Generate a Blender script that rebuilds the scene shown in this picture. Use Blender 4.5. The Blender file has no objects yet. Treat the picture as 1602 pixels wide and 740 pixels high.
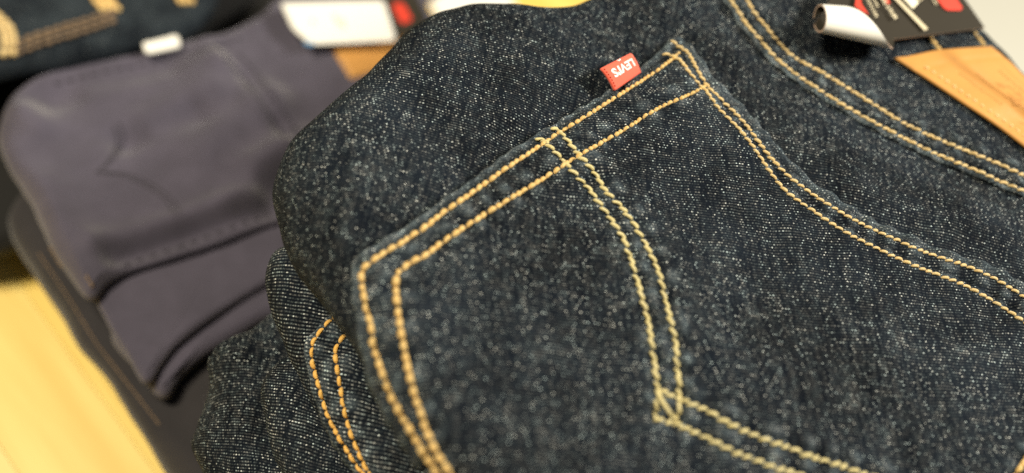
import bpy, math, random
import numpy as np
from mathutils import Vector, Matrix, noise
from mathutils.bvhtree import BVHTree

random.seed(7)
rng = np.random.default_rng(7)
SC = bpy.context.scene
COL = SC.collection

# ------------------------------------------------------------------ camera
ZT = 0.30                                   # height of the top of the front jeans over the table
PITCH, ROLL, DIST, LENS = math.radians(54), math.radians(22), 0.40, 35.0
fwd = Vector((0, math.cos(PITCH), -math.sin(PITCH)))
R0 = Vector((1, 0, 0)); U0 = Vector((0, math.sin(PITCH), math.cos(PITCH)))
RIGHT = R0 * math.cos(ROLL) + U0 * math.sin(ROLL)
UP = U0 * math.cos(ROLL) - R0 * math.sin(ROLL)
EYE = Vector((0, 0, ZT)) - fwd * DIST
cam_data = bpy.data.cameras.new('camera')
cam = bpy.data.objects.new('camera', cam_data); COL.objects.link(cam)
m = Matrix((RIGHT, UP, -fwd)).transposed().to_4x4(); m.translation = EYE
cam.matrix_world = m
cam_data.lens = LENS; cam_data.sensor_width = 36; cam_data.sensor_fit = 'HORIZONTAL'
cam_data.clip_start = 0.01; cam_data.clip_end = 50
cam_data.dof.use_dof = True
cam_data.dof.focus_distance = 0.440
cam_data.dof.aperture_fstop = 2.6
cam_data.dof.aperture_blades = 0
SC.camera = cam

# ------------------------------------------------------------------ light: a shop interior
W = bpy.data.worlds.new('World'); SC.world = W; W.use_nodes = True
bg = W.node_tree.nodes['Background']
bg.inputs[0].default_value = (1.0, 0.93, 0.83, 1); bg.inputs[1].default_value = 0.09
def area(name, loc, target, size, power, col):
    d = bpy.data.lights.new(name, 'AREA'); d.shape = 'RECTANGLE'; d.size, d.size_y = size
    d.energy = power; d.color = col
    o = bpy.data.objects.new(name, d); COL.objects.link(o)
    o.location = loc
    o.rotation_euler = (Vector(target) - Vector(loc)).to_track_quat('-Z', 'Y').to_euler()
    return o
area('ceiling_lamp', (0.95, 0.55, 1.10), (0, 0.0, 0.25), (0.28, 0.24), 25, (1.0, 0.94, 0.82))
area('ceiling_lamp', (-0.72, -0.18, 1.45), (-0.25, 0.0, 0.1), (0.36, 0.36), 27, (1.0, 0.89, 0.68))

SC.view_settings.view_transform = 'Standard'; SC.view_settings.look = 'None'
SC.view_settings.exposure = 0.0; SC.view_settings.gamma = 1.0
SC.view_settings.use_curve_mapping = False
SC.render.engine = 'CYCLES'
SC.cycles.use_denoising = False
SC.cycles.use_adaptive_sampling = False
SC.cycles.max_bounces = 5
SC.cycles.sample_clamp_indirect = 4

# ------------------------------------------------------------------ helpers
def ray(px, py):
    k = (18.0 / LENS) / 801.0
    return (fwd + RIGHT * ((px - 801) * k) + UP * ((370 - py) * k)).normalized()
def on_plane(px, py, z):
    d = ray(px, py)
    return EYE + d * ((z - EYE.z) / d.z)

def link(o, parent=None):
    COL.objects.link(o)
    if parent: o.parent = parent
    return o
def empty(name, loc, label, cat, group=None):
    o = bpy.data.objects.new(name, None); COL.objects.link(o)
    o.location = loc; o.empty_display_size = 0.02
    tag(o, label, cat, group)
    return o
def tag(o, label=None, cat=None, group=None, kind=None):
    if label: o['label'] = label
    if cat: o['category'] = cat
    if group: o['group'] = group
    if kind: o['kind'] = kind
    return o
def root_loc(parent):
    l = Vector((0, 0, 0))
    while parent:
        l += parent.location; parent = parent.parent
    return l
def mesh_obj(name, verts, faces, mat, parent=None, uv=None, smooth=True, attrs=None, label=None):
    """verts in world coordinates; stored relative to the parent"""
    off = root_loc(parent)
    V = np.asarray(verts, dtype=np.float64) - np.array(off)
    me = bpy.data.meshes.new(name)
    me.from_pydata(V.tolist(), [], faces)
    if uv is not None:
        uvl = me.uv_layers.new(name='UVMap')
        li = np.empty(len(me.loops), dtype=np.int32); me.loops.foreach_get('vertex_index', li)
        uvl.data.foreach_set('uv', np.asarray(uv, dtype=np.float32)[li].ravel())
    for k, a in (attrs or {}).items():
        at = me.attributes.new(k, 'FLOAT', 'POINT'); at.data.foreach_set('value', np.asarray(a, dtype=np.float32))
    if smooth: me.polygons.foreach_set('use_smooth', [True] * len(me.polygons))
    if mat: me.materials.append(mat)
    me.update()
    o = bpy.data.objects.new(name, me)
    link(o, parent)
    if label: o['label'] = label
    return o

def spline(pts, n=None, closed=False, step=None):
    """Catmull-Rom resampled to even arc length"""
    P = np.asarray(pts, dtype=float); k = len(P); out = []
    rngk = range(k if closed else k - 1)
    for i in rngk:
        if closed: a, b, c, d = P[i - 1], P[i], P[(i + 1) % k], P[(i + 2) % k]
        else: a, b, c, d = P[max(i - 1, 0)], P[i], P[i + 1], P[min(i + 2, k - 1)]
        # centripetal-ish: limit tangents
        lab, lbc, lcd = (np.linalg.norm(b - a) + 1e-9, np.linalg.norm(c - b) + 1e-9, np.linalg.norm(d - c) + 1e-9)
        m1 = (c - a) / (lab + lbc) * lbc; m2 = (d - b) / (lbc + lcd) * lbc
        for t in np.linspace(0, 1, 24, endpoint=False):
            h = (2*t**3 - 3*t**2 + 1, t**3 - 2*t**2 + t, -2*t**3 + 3*t**2, t**3 - t**2)
            out.append(b * h[0] + m1 * h[1] + c * h[2] + m2 * h[3])
    out.append(P[0] if closed else P[-1])
    Q = np.array(out)
    return resample(Q, n, step, closed)
def resample(Q, n=None, step=None, closed=False):
    L = np.concatenate([[0], np.cumsum(np.linalg.norm(np.diff(Q, axis=0), axis=1))])
    if n is None: n = max(2, int(L[-1] / step) + 1)
    t = np.linspace(0, L[-1], n + 1 if closed else n)
    if closed: t = t[:-1]
    return np.stack([np.interp(t, L, Q[:, j]) for j in range(Q.shape[1])], 1)

def sstep(a, b, x):
    t = np.clip((np.asarray(x, dtype=float) - a) / (b - a), 0, 1); return t * t * (3 - 2 * t)

def fab_noise(x, y, lam, seed):
    return noise.noise(Vector((x / lam + seed * 7.31, y / lam - seed * 3.17, seed * 1.93)))

def slab(name, outline, ztop, mat, parent, n=420, rings=90, seed=1, rough=0.0015, lam=0.05, rough2=0.0004,
         uvrot=18, hfun=None, r=None, center=None, label=None, trench=()):
    """A folded garment layer: a soft slab with rounded fold edges.
    outline: list of (px, py, radius); each fold edge stands at its own height ztop - radius."""
    O = np.array([[*on_plane(p[0], p[1], ztop - (p[2] if len(p) > 2 else r)), (p[2] if len(p) > 2 else r)] for p in outline])
    O = spline(O[:, [0, 1, 3]], n, closed=True)
    xy, rad = O[:, :2], np.maximum(O[:, 2], 0.002)
    tan = np.roll(xy, -1, 0) - np.roll(xy, 1, 0); tan /= np.linalg.norm(tan, axis=1)[:, None]
    area2 = np.sum(xy[:, 0] * np.roll(xy[:, 1], -1) - np.roll(xy[:, 0], -1) * xy[:, 1])
    nrm = np.stack([tan[:, 1], -tan[:, 0]], 1) * (1 if area2 > 0 else -1)
    c = np.array(center if center is not None else xy.mean(0))
    V, UV = [], []
    ph = np.radians(np.concatenate([np.linspace(-90, -30, 5), np.linspace(-20, 90, 18)]))
    nb = 3
    inner = xy - nrm * rad[:, None]
    for k in range(nb):                                   # underside
        t = k / nb * 0.98 + 0.02
        p = c + (inner - c) * t
        V.append(np.column_stack([p, ztop - 2 * rad])); UV.append(p)
    for a in ph:
        p = xy - nrm * (rad * (1 - math.cos(a)))[:, None]
        V.append(np.column_stack([p, ztop - rad + rad * math.sin(a)]))
        UV.append(inner + nrm * (rad * (math.pi / 2 - a))[:, None])
    for k in range(1, rings + 1):
        t = 1 - k / rings
        t = t ** 0.85 if t > 0 else 0.004
        p = c + (inner - c) * t
        V.append(np.column_stack([p, np.full(n, ztop)])); UV.append(p)
    nr = len(V); V = np.concatenate(V); UV = np.concatenate(UV)
    ring = np.arange(nr).repeat(n)
    wtop = np.where(ring >= nb, 1.0, 0.0)
    for i in range(len(V)):
        if not wtop[i]: continue
        u, v = UV[i]
        d = rough * fab_noise(u, v, lam, seed) + rough2 * fab_noise(u, v, lam * 0.28, seed + 5)
        x, y, z = V[i]
        w = min(1.0, max(0.0, (z - (ztop - 0.05)) / 0.05))
        k = (ring[i] - nb) / (len(ph))
        if k >= 1: V[i, 2] += d
        else:
            j = i % n; a = ph[ring[i] - nb]
            V[i, 0] += nrm[j, 0] * d * math.cos(a); V[i, 1] += nrm[j, 1] * d * math.cos(a); V[i, 2] += d * max(0, math.sin(a))
        if hfun: V[i, 2] += hfun(x, y) * max(0.0, min(1.0, k)) ** 2
    for ln_, dep, sg in trench:
        d, _ = seg_dist(V, np.asarray(ln_)); V[:, 2] -= np.where(ring >= nb + 8, dep * np.exp(-(d / sg) ** 2), 0)
    F = []
    for k in range(nr - 1):
        b0, b1 = k * n, (k + 1) * n
        for j in range(n):
            j2 = (j + 1) % n
            F.append((b0 + j, b0 + j2, b1 + j2, b1 + j) if area2 > 0 else (b0 + j, b1 + j, b1 + j2, b0 + j2))
    cap = tuple(range((nr - 1) * n, nr * n)); bot = tuple(range(n))[::-1]
    F += [cap, bot] if area2 > 0 else [cap[::-1], bot[::-1]]
    a = math.radians(uvrot); ca, sa = math.cos(a), math.sin(a)
    UVr = np.column_stack([UV[:, 0] * ca + UV[:, 1] * sa, -UV[:, 0] * sa + UV[:, 1] * ca])
    o = mesh_obj(name, V, F, mat, parent, UVr, attrs={'wear': np.zeros(len(V))}, label=label)
    Vv = [Vector(v) for v in V]
    return o, BVHTree.FromPolygons(Vv, F), (V, F)

def hit(bvhs, px, py):
    """where the sight line through a point of the picture meets the cloth"""
    d = ray(px, py); best = None
    for b in bvhs:
        h = b.ray_cast(EYE, d)
        if h[0] is not None and (best is None or h[3] < best[2]): best = (h[0], h[1], h[3])
    if best is None:
        p = on_plane(px, py, ZT - 0.02); bb = None
        for b in bvhs:
            h = b.find_nearest(p)
            if bb is None or h[3] < bb[2]: bb = (h[0], h[1], h[3])
        best = bb
    nn = best[1]
    if nn.dot(d) > 0: nn = -nn
    return best[0].copy(), nn.copy()

def coons(top, bottom, left, right, nu, nv):
    """four boundary curves -> grid[nv][nu][2]; top runs left->right, left runs top->bottom"""
    T, B = spline(top, nu), spline(bottom, nu); L, Rr = spline(left, nv), spline(right, nv)
    u = np.linspace(0, 1, nu)[None, :, None]; v = np.linspace(0, 1, nv)[:, None, None]
    S = (1 - v) * T[None] + v * B[None] + (1 - u) * L[:, None] + u * Rr[:, None]
    S -= (1-u)*(1-v)*T[0] + u*(1-v)*T[-1] + (1-u)*v*B[0] + u*v*B[-1]
    return S

def seg_dist(P, line):
    """distance of points P (k,3) to polyline (m,3) and arc length there"""
    best = np.full(len(P), 1e9); arc = np.zeros(len(P))
    D = np.linalg.norm(np.diff(line, axis=0), axis=1); L = np.concatenate([[0], np.cumsum(D)])
    for i in range(len(line) - 1):
        a, b = line[i], line[i + 1]; ab = b - a; q = ab @ ab
        if q < 1e-14: continue
        t = np.clip(((P - a) @ ab) / q, 0, 1)
        d = np.linalg.norm(P - a - t[:, None] * ab, axis=1)
        mk = d < best
        best[mk] = d[mk]; arc[mk] = L[i] + t[mk] * D[i]
    return best, arc

def sheet(name, S, bvhs, lift, mat, parent, uvrot=18, seams=(), edge=3, thick=None, uvoff=(0, 0), edges='tblr', zref=ZT,
          pucker=0.0009, seed=3, label=None, wear_edge=0.0044, puff=0.0, slope=0.0):
    """a piece of cloth lying on other cloth: grid of picture points dropped on the surface below, raised by lift,
    its rim rolled down to it; seams (3-D polylines) press grooves into it"""
    nv, nu = S.shape[:2]
    P = np.zeros((nv * nu, 3)); N = np.zeros((nv * nu, 3))
    for j in range(nv):
        for i in range(nu):
            p, nn = hit(bvhs, *S[j, i]); P[j * nu + i] = p; N[j * nu + i] = nn
    # smooth normals a little
    G = N.reshape(nv, nu, 3)
    for _ in range(2):
        Q = G.copy(); Q[1:] += G[:-1]; Q[:-1] += G[1:]; Q[:, 1:] += G[:, :-1]; Q[:, :-1] += G[:, 1:]
        G = Q / np.linalg.norm(Q, axis=2)[:, :, None]
    N = G.reshape(-1, 3)
    Pg = P.reshape(nv, nu, 3)
    # metric distance from the rim
    rim = []
    if 't' in edges: rim.append(Pg[0])
    if 'b' in edges: rim.append(Pg[-1])
    if 'l' in edges: rim.append(Pg[:, 0])
    if 'r' in edges: rim.append(Pg[:, -1])
    dr = np.full(nv * nu, 1.0)
    for c in rim:
        d, _ = seg_dist(P, resample(c, n=60)); dr = np.minimum(dr, d)
    rr = max(0.0012, lift * 0.5)
    t = np.clip(dr / rr, 0, 1)
    off = lift * np.sqrt(np.clip(1 - (1 - t) ** 2, 0, 1))
    off = np.where(dr < 1e-6, -0.0004, off)
    wear = np.clip(1 - dr / wear_edge, 0, 1) if wear_edge > 0 else np.zeros(len(P))
    ds_all = np.full(len(P), 1.0)
    for ln, pitch in seams:
        d, arc = seg_dist(P, np.asarray(ln))
        off -= 0.0012 * np.exp(-(d / 0.0014) ** 2) * (0.75 + 0.25 * np.cos(2 * np.pi * arc / pitch))
        off += pucker * np.exp(-(d / 0.005) ** 2) * np.sin(2 * np.pi * arc / (pitch * 3.1) + 2.0 * np.sin(arc * 90))
        pk_ = np.sin(2 * np.pi * arc / (pitch * 3.1) + 2.0 * np.sin(arc * 90))
        wear = np.maximum(wear, np.clip(0.18 + 0.42 * pk_, 0, 1) * np.exp(-((d - 0.0035) / 0.0022) ** 2))
        ds_all = np.minimum(ds_all, d)
    if puff: off += puff * np.exp(-((ds_all - 0.005) / 0.004) ** 2)
    for i in range(len(P)):
        off[i] += 0.0003 * fab_noise(P[i, 0], P[i, 1], 0.012, seed)
        wear[i] *= 0.55 + 0.9 * max(0.0, 0.5 + fab_noise(P[i, 0], P[i, 1], 0.006, seed + 2))
    off += slope
    V = P + N * off[:, None]
    if thick:                                            # rim drops straight down: leather, card
        V = P + N * (lift + 0 * off)[:, None] if np.isscalar(lift) else V
    UV = P[:, :2] + N[:, :2] * np.maximum(0, zref - P[:, 2])[:, None] * 0.6
    a = math.radians(uvrot); ca, sa = math.cos(a), math.sin(a)
    UVr = np.column_stack([UV[:, 0] * ca + UV[:, 1] * sa + uvoff[0], -UV[:, 0] * sa + UV[:, 1] * ca + uvoff[1]])
    F = [(j*nu+i, (j+1)*nu+i, (j+1)*nu+i+1, j*nu+i+1) for j in range(nv-1) for i in range(nu-1)]
    a0, b0, c0 = (Vector(V[k]) for k in F[len(F)//2][:3])
    if (b0 - a0).cross(c0 - a0).dot(Vector(N[F[len(F)//2][0]])) < 0: F = [f[::-1] for f in F]
    o = mesh_obj(name, V, F, mat, parent, UVr, attrs={'wear': wear}, label=label)
    return o, BVHTree.FromPolygons([Vector(v) for v in V], F)

def drop_line(pts, bvhs, step=0.0015):
    """picture points -> 3-D polyline with normals on the cloth"""
    q = spline(pts, max(8, int(sum(math.dist(pts[i], pts[i+1]) for i in range(len(pts)-1)) / 4)))
    H = [hit(bvhs, *p) for p in q]
    P = np.array([h[0] for h in H]); N = np.array([h[1] for h in H])
    for _ in range(2):
        N[1:-1] = (N[:-2] + N[1:-1] + N[2:]) / 3
        P[1:-1] = (P[:-2] + 2 * P[1:-1] + P[2:]) / 4
    N /= np.linalg.norm(N, axis=1)[:, None]
    return P, N

def stitches(name, PN, mat, parent, length=0.0040, rad=0.00085, gap=0.1, slant=0.0, lift=0.0, seed=0, label=None, sink=0.0004, plump=0.4):
    """one sewn thread: a row of plump stitches whose ends dive into the cloth; length and rad may run from one value to another"""
    P, N = PN
    L = np.concatenate([[0], np.cumsum(np.linalg.norm(np.diff(P, axis=0), axis=1))])
    l0, l1 = length if isinstance(length, tuple) else (length, length)
    r0, r1 = rad if isinstance(rad, tuple) else (rad, rad)
    n = max(1, int(round(L[-1] / ((l0 + l1) / 2))))
    w = np.linspace(l0, l1, n); cuts = np.concatenate([[0], np.cumsum(w)]); cuts *= L[-1] / cuts[-1]
    at = lambda s, A: np.array([np.interp(s, L, A[:, j]) for j in range(3)])
    V, F, UV = [], [], []
    rr = random.Random(seed)
    ts = np.linspace(0, 1, 9); sec = 10
    for k in range(n):
        ln = cuts[k+1] - cuts[k]; rad = r0 + (r1 - r0) * k / max(1, n - 1)
        jl = rr.uniform(-.06, .06) * ln; jr = rr.uniform(.88, 1.1); js = rr.uniform(-.4, .4); jz = rr.uniform(-.1, .15); jt = rr.uniform(-.12, .12)
        s0, s1 = max(0, cuts[k] + gap * .5 * ln + jl), min(L[-1], cuts[k+1] - gap * .5 * ln + jl)
        base = len(V)
        for t in ts:
            s = s0 + (s1 - s0) * t
            p = at(s, P); nn = at(s, N); nn /= np.linalg.norm(nn)
            tg = at(min(s + 3e-4, L[-1]), P) - at(max(s - 3e-4, 0), P); tg /= np.linalg.norm(tg) + 1e-12
            side = np.cross(nn, tg)
            prof = max(0.02, math.sin(math.pi * (0.03 + 0.94 * t))) ** plump
            r = rad * jr * (0.35 + 0.65 * prof) * (1 if 0 < t < 1 else 0.5)
            sl = (slant + jt) * (math.sin((t - .5) * math.pi))
            c = p + nn * (lift + rad * (0.55 + jz) * prof - sink * (1 - prof) * 2) + side * rad * (sl + js * 0.3)
            for q in range(sec):
                a = 2 * math.pi * q / sec
                V.append(c + side * (r * math.cos(a)) + nn * (r * 0.8 * math.sin(a)))
                UV.append((s / 0.001, q / sec))
        m_ = len(ts)
        for i in range(m_ - 1):
            for q in range(sec):
                q2 = (q + 1) % sec
                F.append((base+i*sec+q, base+i*sec+q2, base+(i+1)*sec+q2, base+(i+1)*sec+q))
        F.append(tuple(base + q for q in range(sec))[::-1]); F.append(tuple(base + (m_-1)*sec + q for q in range(sec)))
    return mesh_obj(name, V, F, mat, parent, UV, label=label)

# ------------------------------------------------------------------ materials
def new_mat(name):
    mt = bpy.data.materials.new(name); mt.use_nodes = True
    nt = mt.node_tree; nt.nodes.clear()
    out = nt.nodes.new('ShaderNodeOutputMaterial'); b = nt.nodes.new('ShaderNodeBsdfPrincipled')
    nt.links.new(b.outputs[0], out.inputs[0])
    return mt, nt, b
class G:
    """tiny node-graph writer"""
    def __init__(s, nt): s.nt = nt
    def put(s, sock, v):
        if v is None: return
        if isinstance(v, bpy.types.NodeSocket): s.nt.links.new(v, sock)
        else: sock.default_value = v
    def m(s, op, a, b=None, c=None, clamp=False):
        n = s.nt.nodes.new('ShaderNodeMath'); n.operation = op; n.use_clamp = clamp
        for i, v in enumerate((a, b, c)): s.put(n.inputs[i], v)
        return n.outputs[0]
    def xyz(s, x, y, z=0.0):
        n = s.nt.nodes.new('ShaderNodeCombineXYZ'); s.put(n.inputs[0], x); s.put(n.inputs[1], y); s.put(n.inputs[2], z); return n.outputs[0]
    def sep(s, v):
        n = s.nt.nodes.new('ShaderNodeSeparateXYZ'); s.put(n.inputs[0], v); return n.outputs
    def noise(s, vec, scale, detail=2.0, rough=0.5, dim='3D'):
        n = s.nt.nodes.new('ShaderNodeTexNoise'); n.noise_dimensions = dim; s.put(n.inputs['Vector'], vec)
        n.inputs['Scale'].default_value = scale; n.inputs['Detail'].default_value = detail; n.inputs['Roughness'].default_value = rough
        return n.outputs[0]
    def white(s, vec):
        n = s.nt.nodes.new('ShaderNodeTexWhiteNoise'); n.noise_dimensions = '2D'; s.put(n.inputs['Vector'], vec); return n.outputs[0]
    def uv(s):
        n = s.nt.nodes.new('ShaderNodeTexCoord'); return n.outputs['UV']
    def obj(s):
        n = s.nt.nodes.new('ShaderNodeTexCoord'); return n.outputs['Object']
    def mix(s, f, a, b):
        n = s.nt.nodes.new('ShaderNodeMix'); n.data_type = 'RGBA'
        s.put(n.inputs[0], f); s.put(n.inputs[6], a); s.put(n.inputs[7], b); return n.outputs[2]
    def ss(s, a, b, x):
        n = s.nt.nodes.new('ShaderNodeMapRange'); n.interpolation_type = 'SMOOTHSTEP'
        s.put(n.inputs[0], x); s.put(n.inputs[1], a); s.put(n.inputs[2], b); n.inputs[3].default_value = 0; n.inputs[4].default_value = 1
        return n.outputs[0]
    def attr(s, name):
        n = s.nt.nodes.new('ShaderNodeAttribute'); n.attribute_name = name; return n.outputs['Fac']
    def bump(s, h, strength, dist):
        n = s.nt.nodes.new('ShaderNodeBump'); s.put(n.inputs['Height'], h); n.inputs['Strength'].default_value = strength
        n.inputs['Distance'].default_value = dist; return n.outputs[0]

def denim(name, warp=(0.0042, 0.0062, 0.0102), weft=(0.84, 0.87, 0.83), pu=0.00142, pv=0.00134, speck=1.0, dim=1.0, ax=0.29, ay=0.25, rows=0.0, wob=1.0):
    mt, nt, b = new_mat(name); g = G(nt)
    uv = g.uv(); x, y, _ = g.sep(uv)
    d1 = g.noise(uv, 70, 1); d2 = g.noise(uv, 1100, 1)
    x = g.m('ADD', x, g.m('MULTIPLY', g.m('SUBTRACT', d1, 0.5), 0.0010 * wob))
    y = g.m('ADD', y, g.m('MULTIPLY', g.m('SUBTRACT', d1, 0.5), 0.0022 * wob))
    x = g.m('ADD', x, g.m('MULTIPLY', g.m('SUBTRACT', d2, 0.5), 0.00030))
    y = g.m('ADD', y, g.m('MULTIPLY', g.m('SUBTRACT', d2, 0.5), 0.00022))
    def lattice(pu, pv, shift, ax, ay):
        vv = g.m('DIVIDE', y, pv); row = g.m('FLOOR', vv); fv = g.m('FRACT', vv)
        uu = g.m('ADD', g.m('DIVIDE', x, pu), g.m('MULTIPLY', row, shift)); col = g.m('FLOOR', uu); fu = g.m('FRACT', uu)
        rnd = g.white(g.xyz(col, row))
        rnd2 = g.white(g.xyz(g.m('ADD', col, 311.7), g.m('ADD', row, 71.3)))
        cx = g.m('ADD', g.m('SUBTRACT', fu, 0.5), g.m('MULTIPLY', g.m('SUBTRACT', rnd2, 0.5), 0.26))
        dx = g.m('DIVIDE', cx, ax); dy = g.m('DIVIDE', g.m('SUBTRACT', fv, 0.5), ay)
        q = g.m('ADD', g.m('MULTIPLY', dx, dx), g.m('MULTIPLY', dy, dy))
        return g.ss(1.0, 0.3, q), rnd, row, fv, fu
    wear = g.attr('wear')
    cloud = g.noise(uv, 38, 4, 0.7)                        # faded and dark patches
    slub = g.noise(g.xyz(g.m('MULTIPLY', x, 600), g.m('MULTIPLY', y, 35)), 1.0, 1)   # uneven warp yarns
    weftn = g.noise(g.xyz(g.m('MULTIPLY', x, 60), g.m('MULTIPLY', y, 700)), 1.0, 1)  # uneven weft picks
    big = g.noise(uv, 13, 2, 0.5)                           # slow change of shade over the cloth
    burst = g.ss(0.60, 0.78, g.noise(g.xyz(g.m('MULTIPLY', x, 75), g.m('MULTIPLY', y, 130), 3.7), 1.0, 2))   # spots where the weft shines through
    msk, rnd, row, fv, fu = lattice(pu, pv, 0.36, ax, ay)
    fade = g.m('MULTIPLY', g.ss(0.38, 0.70, cloud), g.m('MULTIPLY', g.ss(0.30, 0.75, slub), g.m('ADD', 0.4, g.ss(0.35, 0.7, weftn))))
    pw = g.m('POWER', rnd, g.m('MAXIMUM', 1.0, g.m('SUBTRACT', 3.9 - rows * 1.0, g.m('ADD', g.m('MULTIPLY', fade, 2.0), g.m('MULTIPLY', wear, 2.2)))))
    pw = g.m('MULTIPLY', pw, g.m('ADD', 0.42, g.m('ADD', g.m('MULTIPLY', g.ss(0.30, 0.68, g.m('MULTIPLY', g.m('ADD', cloud, big), 0.5)), 0.75), g.m('MULTIPLY', burst, 0.5))))
    pw = g.m('ADD', g.m('MULTIPLY', pw, 0.50), g.m('MULTIPLY', g.m('POWER', rnd, 18.0), 0.45))
    s1 = g.m('MULTIPLY', msk, g.m('MULTIPLY', pw, g.m('ADD', 0.92 * speck, g.m('MULTIPLY', wear, 0.3))))
    m2, r2, *_ = lattice(pu / 3, pv / 2, 0.5, 0.38, 0.34)   # the finer weave between
    s2 = g.m('MULTIPLY', m2, g.m('MULTIPLY', g.m('POWER', r2, 2.6), g.m('ADD', 0.022 * dim, g.m('ADD', g.m('MULTIPLY', fade, 0.085 * dim), g.m('MULTIPLY', wear, 0.40)))))
    if rows:                                                # coarse picks: weft shows as broken horizontal lines
        ln_ = g.m('MULTIPLY', g.ss(0.34, 0.10, g.m('ABSOLUTE', g.m('SUBTRACT', fv, 0.5))), g.m('MULTIPLY', g.ss(0.30, 0.75, slub), 0.14 * rows))
        s2 = g.m('ADD', s2, g.m('MULTIPLY', ln_, g.m('ADD', g.m('ADD', 0.15, g.m('MULTIPLY', burst, 2.6)), r2)))
    tot = g.m('ADD', s1, s2, clamp=True)
    tint = g.noise(uv, 240, 1)
    wcol = g.mix(g.ss(0.35, 0.65, tint), weft + (1,), (weft[0] * 0.78, weft[1] * 0.92, weft[2] * 0.99, 1))
    base = g.mix(g.ss(0.36, 0.66, g.m('MULTIPLY', g.m('ADD', cloud, big), 0.5)), (warp[0] * 0.65, warp[1] * 0.65, warp[2] * 0.7, 1), (warp[0] * 2.2, warp[1] * 2.2, warp[2] * 2.1, 1))
    base = g.mix(g.m('MULTIPLY', wear, 0.30), base, (0.15, 0.20, 0.24, 1))
    col = g.mix(tot, base, wcol)
    g.put(b.inputs['Base Color'], col)
    b.inputs['Roughness'].default_value = 0.88
    b.inputs['Specular IOR Level'].default_value = 0.04
    b.inputs['Sheen Weight'].default_value = 0.004; b.inputs['Sheen Roughness'].default_value = 0.5
    h = g.m('ADD', g.m('MULTIPLY', msk, 0.5), g.m('ADD', g.m('MULTIPLY', m2, 0.3), g.m('MULTIPLY', slub, 0.8)))
    g.put(b.inputs['Normal'], g.bump(h, 0.7, 0.00035))
    return mt
def thread(name, col, col2):
    mt, nt, b = new_mat(name); g = G(nt)
    uv = g.uv(); x, y, _ = g.sep(uv)
    tw = g.m('SINE', g.m('ADD', g.m('MULTIPLY', x, 8.5), g.m('MULTIPLY', y, 2 * math.pi * 2)))
    n = g.noise(uv, 0.6, 3)
    c = g.mix(g.ss(0.3, 0.7, n), col + (1,), col2 + (1,))
    g.put(b.inputs['Base Color'], c); b.inputs['Roughness'].default_value = 0.6
    b.inputs['Specular IOR Level'].default_value = 0.3; b.inputs['Sheen Weight'].default_value = 0.15
    fine = g.noise(g.xyz(g.m('MULTIPLY', x, 1.2), g.m('MULTIPLY', y, 30)), 1.0, 2)
    g.put(b.inputs['Normal'], g.bump(g.m('ADD', g.m('MULTIPLY', tw, 0.35), fine), 0.7, 0.00018))
    return mt
def plain(name, col, rough=0.6, var=0.12, scale=60, bump=0.0, spec=0.3, sheen=0.0, space='obj'):
    mt, nt, b = new_mat(name); g = G(nt)
    o = g.obj() if space == 'obj' else g.uv()
    n = g.noise(o, scale, 4, 0.6)
    c = g.mix(n, tuple(v * (1 - var) for v in col) + (1,), tuple(min(1, v * (1 + var)) for v in col) + (1,))
    g.put(b.inputs['Base Color'], c); b.inputs['Roughness'].default_value = rough
    b.inputs['Specular IOR Level'].default_value = spec; b.inputs['Sheen Weight'].default_value = sheen
    if bump: g.put(b.inputs['Normal'], g.bump(g.noise(o, scale * 12, 3), 0.5, bump))
    return mt
def twill(name, col):
    mt, nt, b = new_mat(name); g = G(nt)
    uv = g.uv(); x, y, _ = g.sep(uv)
    t = g.m('SINE', g.m('MULTIPLY', g.m('ADD', x, g.m('MULTIPLY', y, 0.6)), 2 * math.pi / 0.0009))
    n = g.noise(uv, 35, 4, 0.6)
    k = g.m('ADD', g.m('MULTIPLY', t, 0.12), n)
    c = g.mix(g.ss(0.25, 0.8, k), tuple(v * 0.82 for v in col) + (1,), tuple(v * 1.2 for v in col) + (1,))
    g.put(b.inputs['Base Color'], c); b.inputs['Roughness'].default_value = 0.75
    b.inputs['Specular IOR Level'].default_value = 0.25; b.inputs['Sheen Weight'].default_value = 0.25
    g.put(b.inputs['Normal'], g.bump(t, 0.4, 0.0002))
    return mt
def wood(name):
    mt, nt, b = new_mat(name); g = G(nt)
    uv = g.uv(); x, y, _ = g.sep(uv)
    info = nt.nodes.new('ShaderNodeObjectInfo').outputs['Random']
    sh = g.m('MULTIPLY', info, 40.0)
    v = g.xyz(g.m('ADD', g.m('MULTIPLY', x, 3.0), sh), g.m('ADD', g.m('MULTIPLY', y, 45.0), sh))
    n = g.noise(v, 1.0, 5, 0.65)
    c = g.mix(g.ss(0.3, 0.72, n), (0.95, 0.72, 0.20, 1), (0.84, 0.55, 0.10, 1))
    c = g.mix(g.m('MULTIPLY', info, 0.6), c, (0.95, 0.80, 0.33, 1))
    g.put(b.inputs['Base Color'], c); b.inputs['Roughness'].default_value = 0.42
    g.put(b.inputs['Normal'], g.bump(n, 0.15, 0.0005))
    return mt
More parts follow.
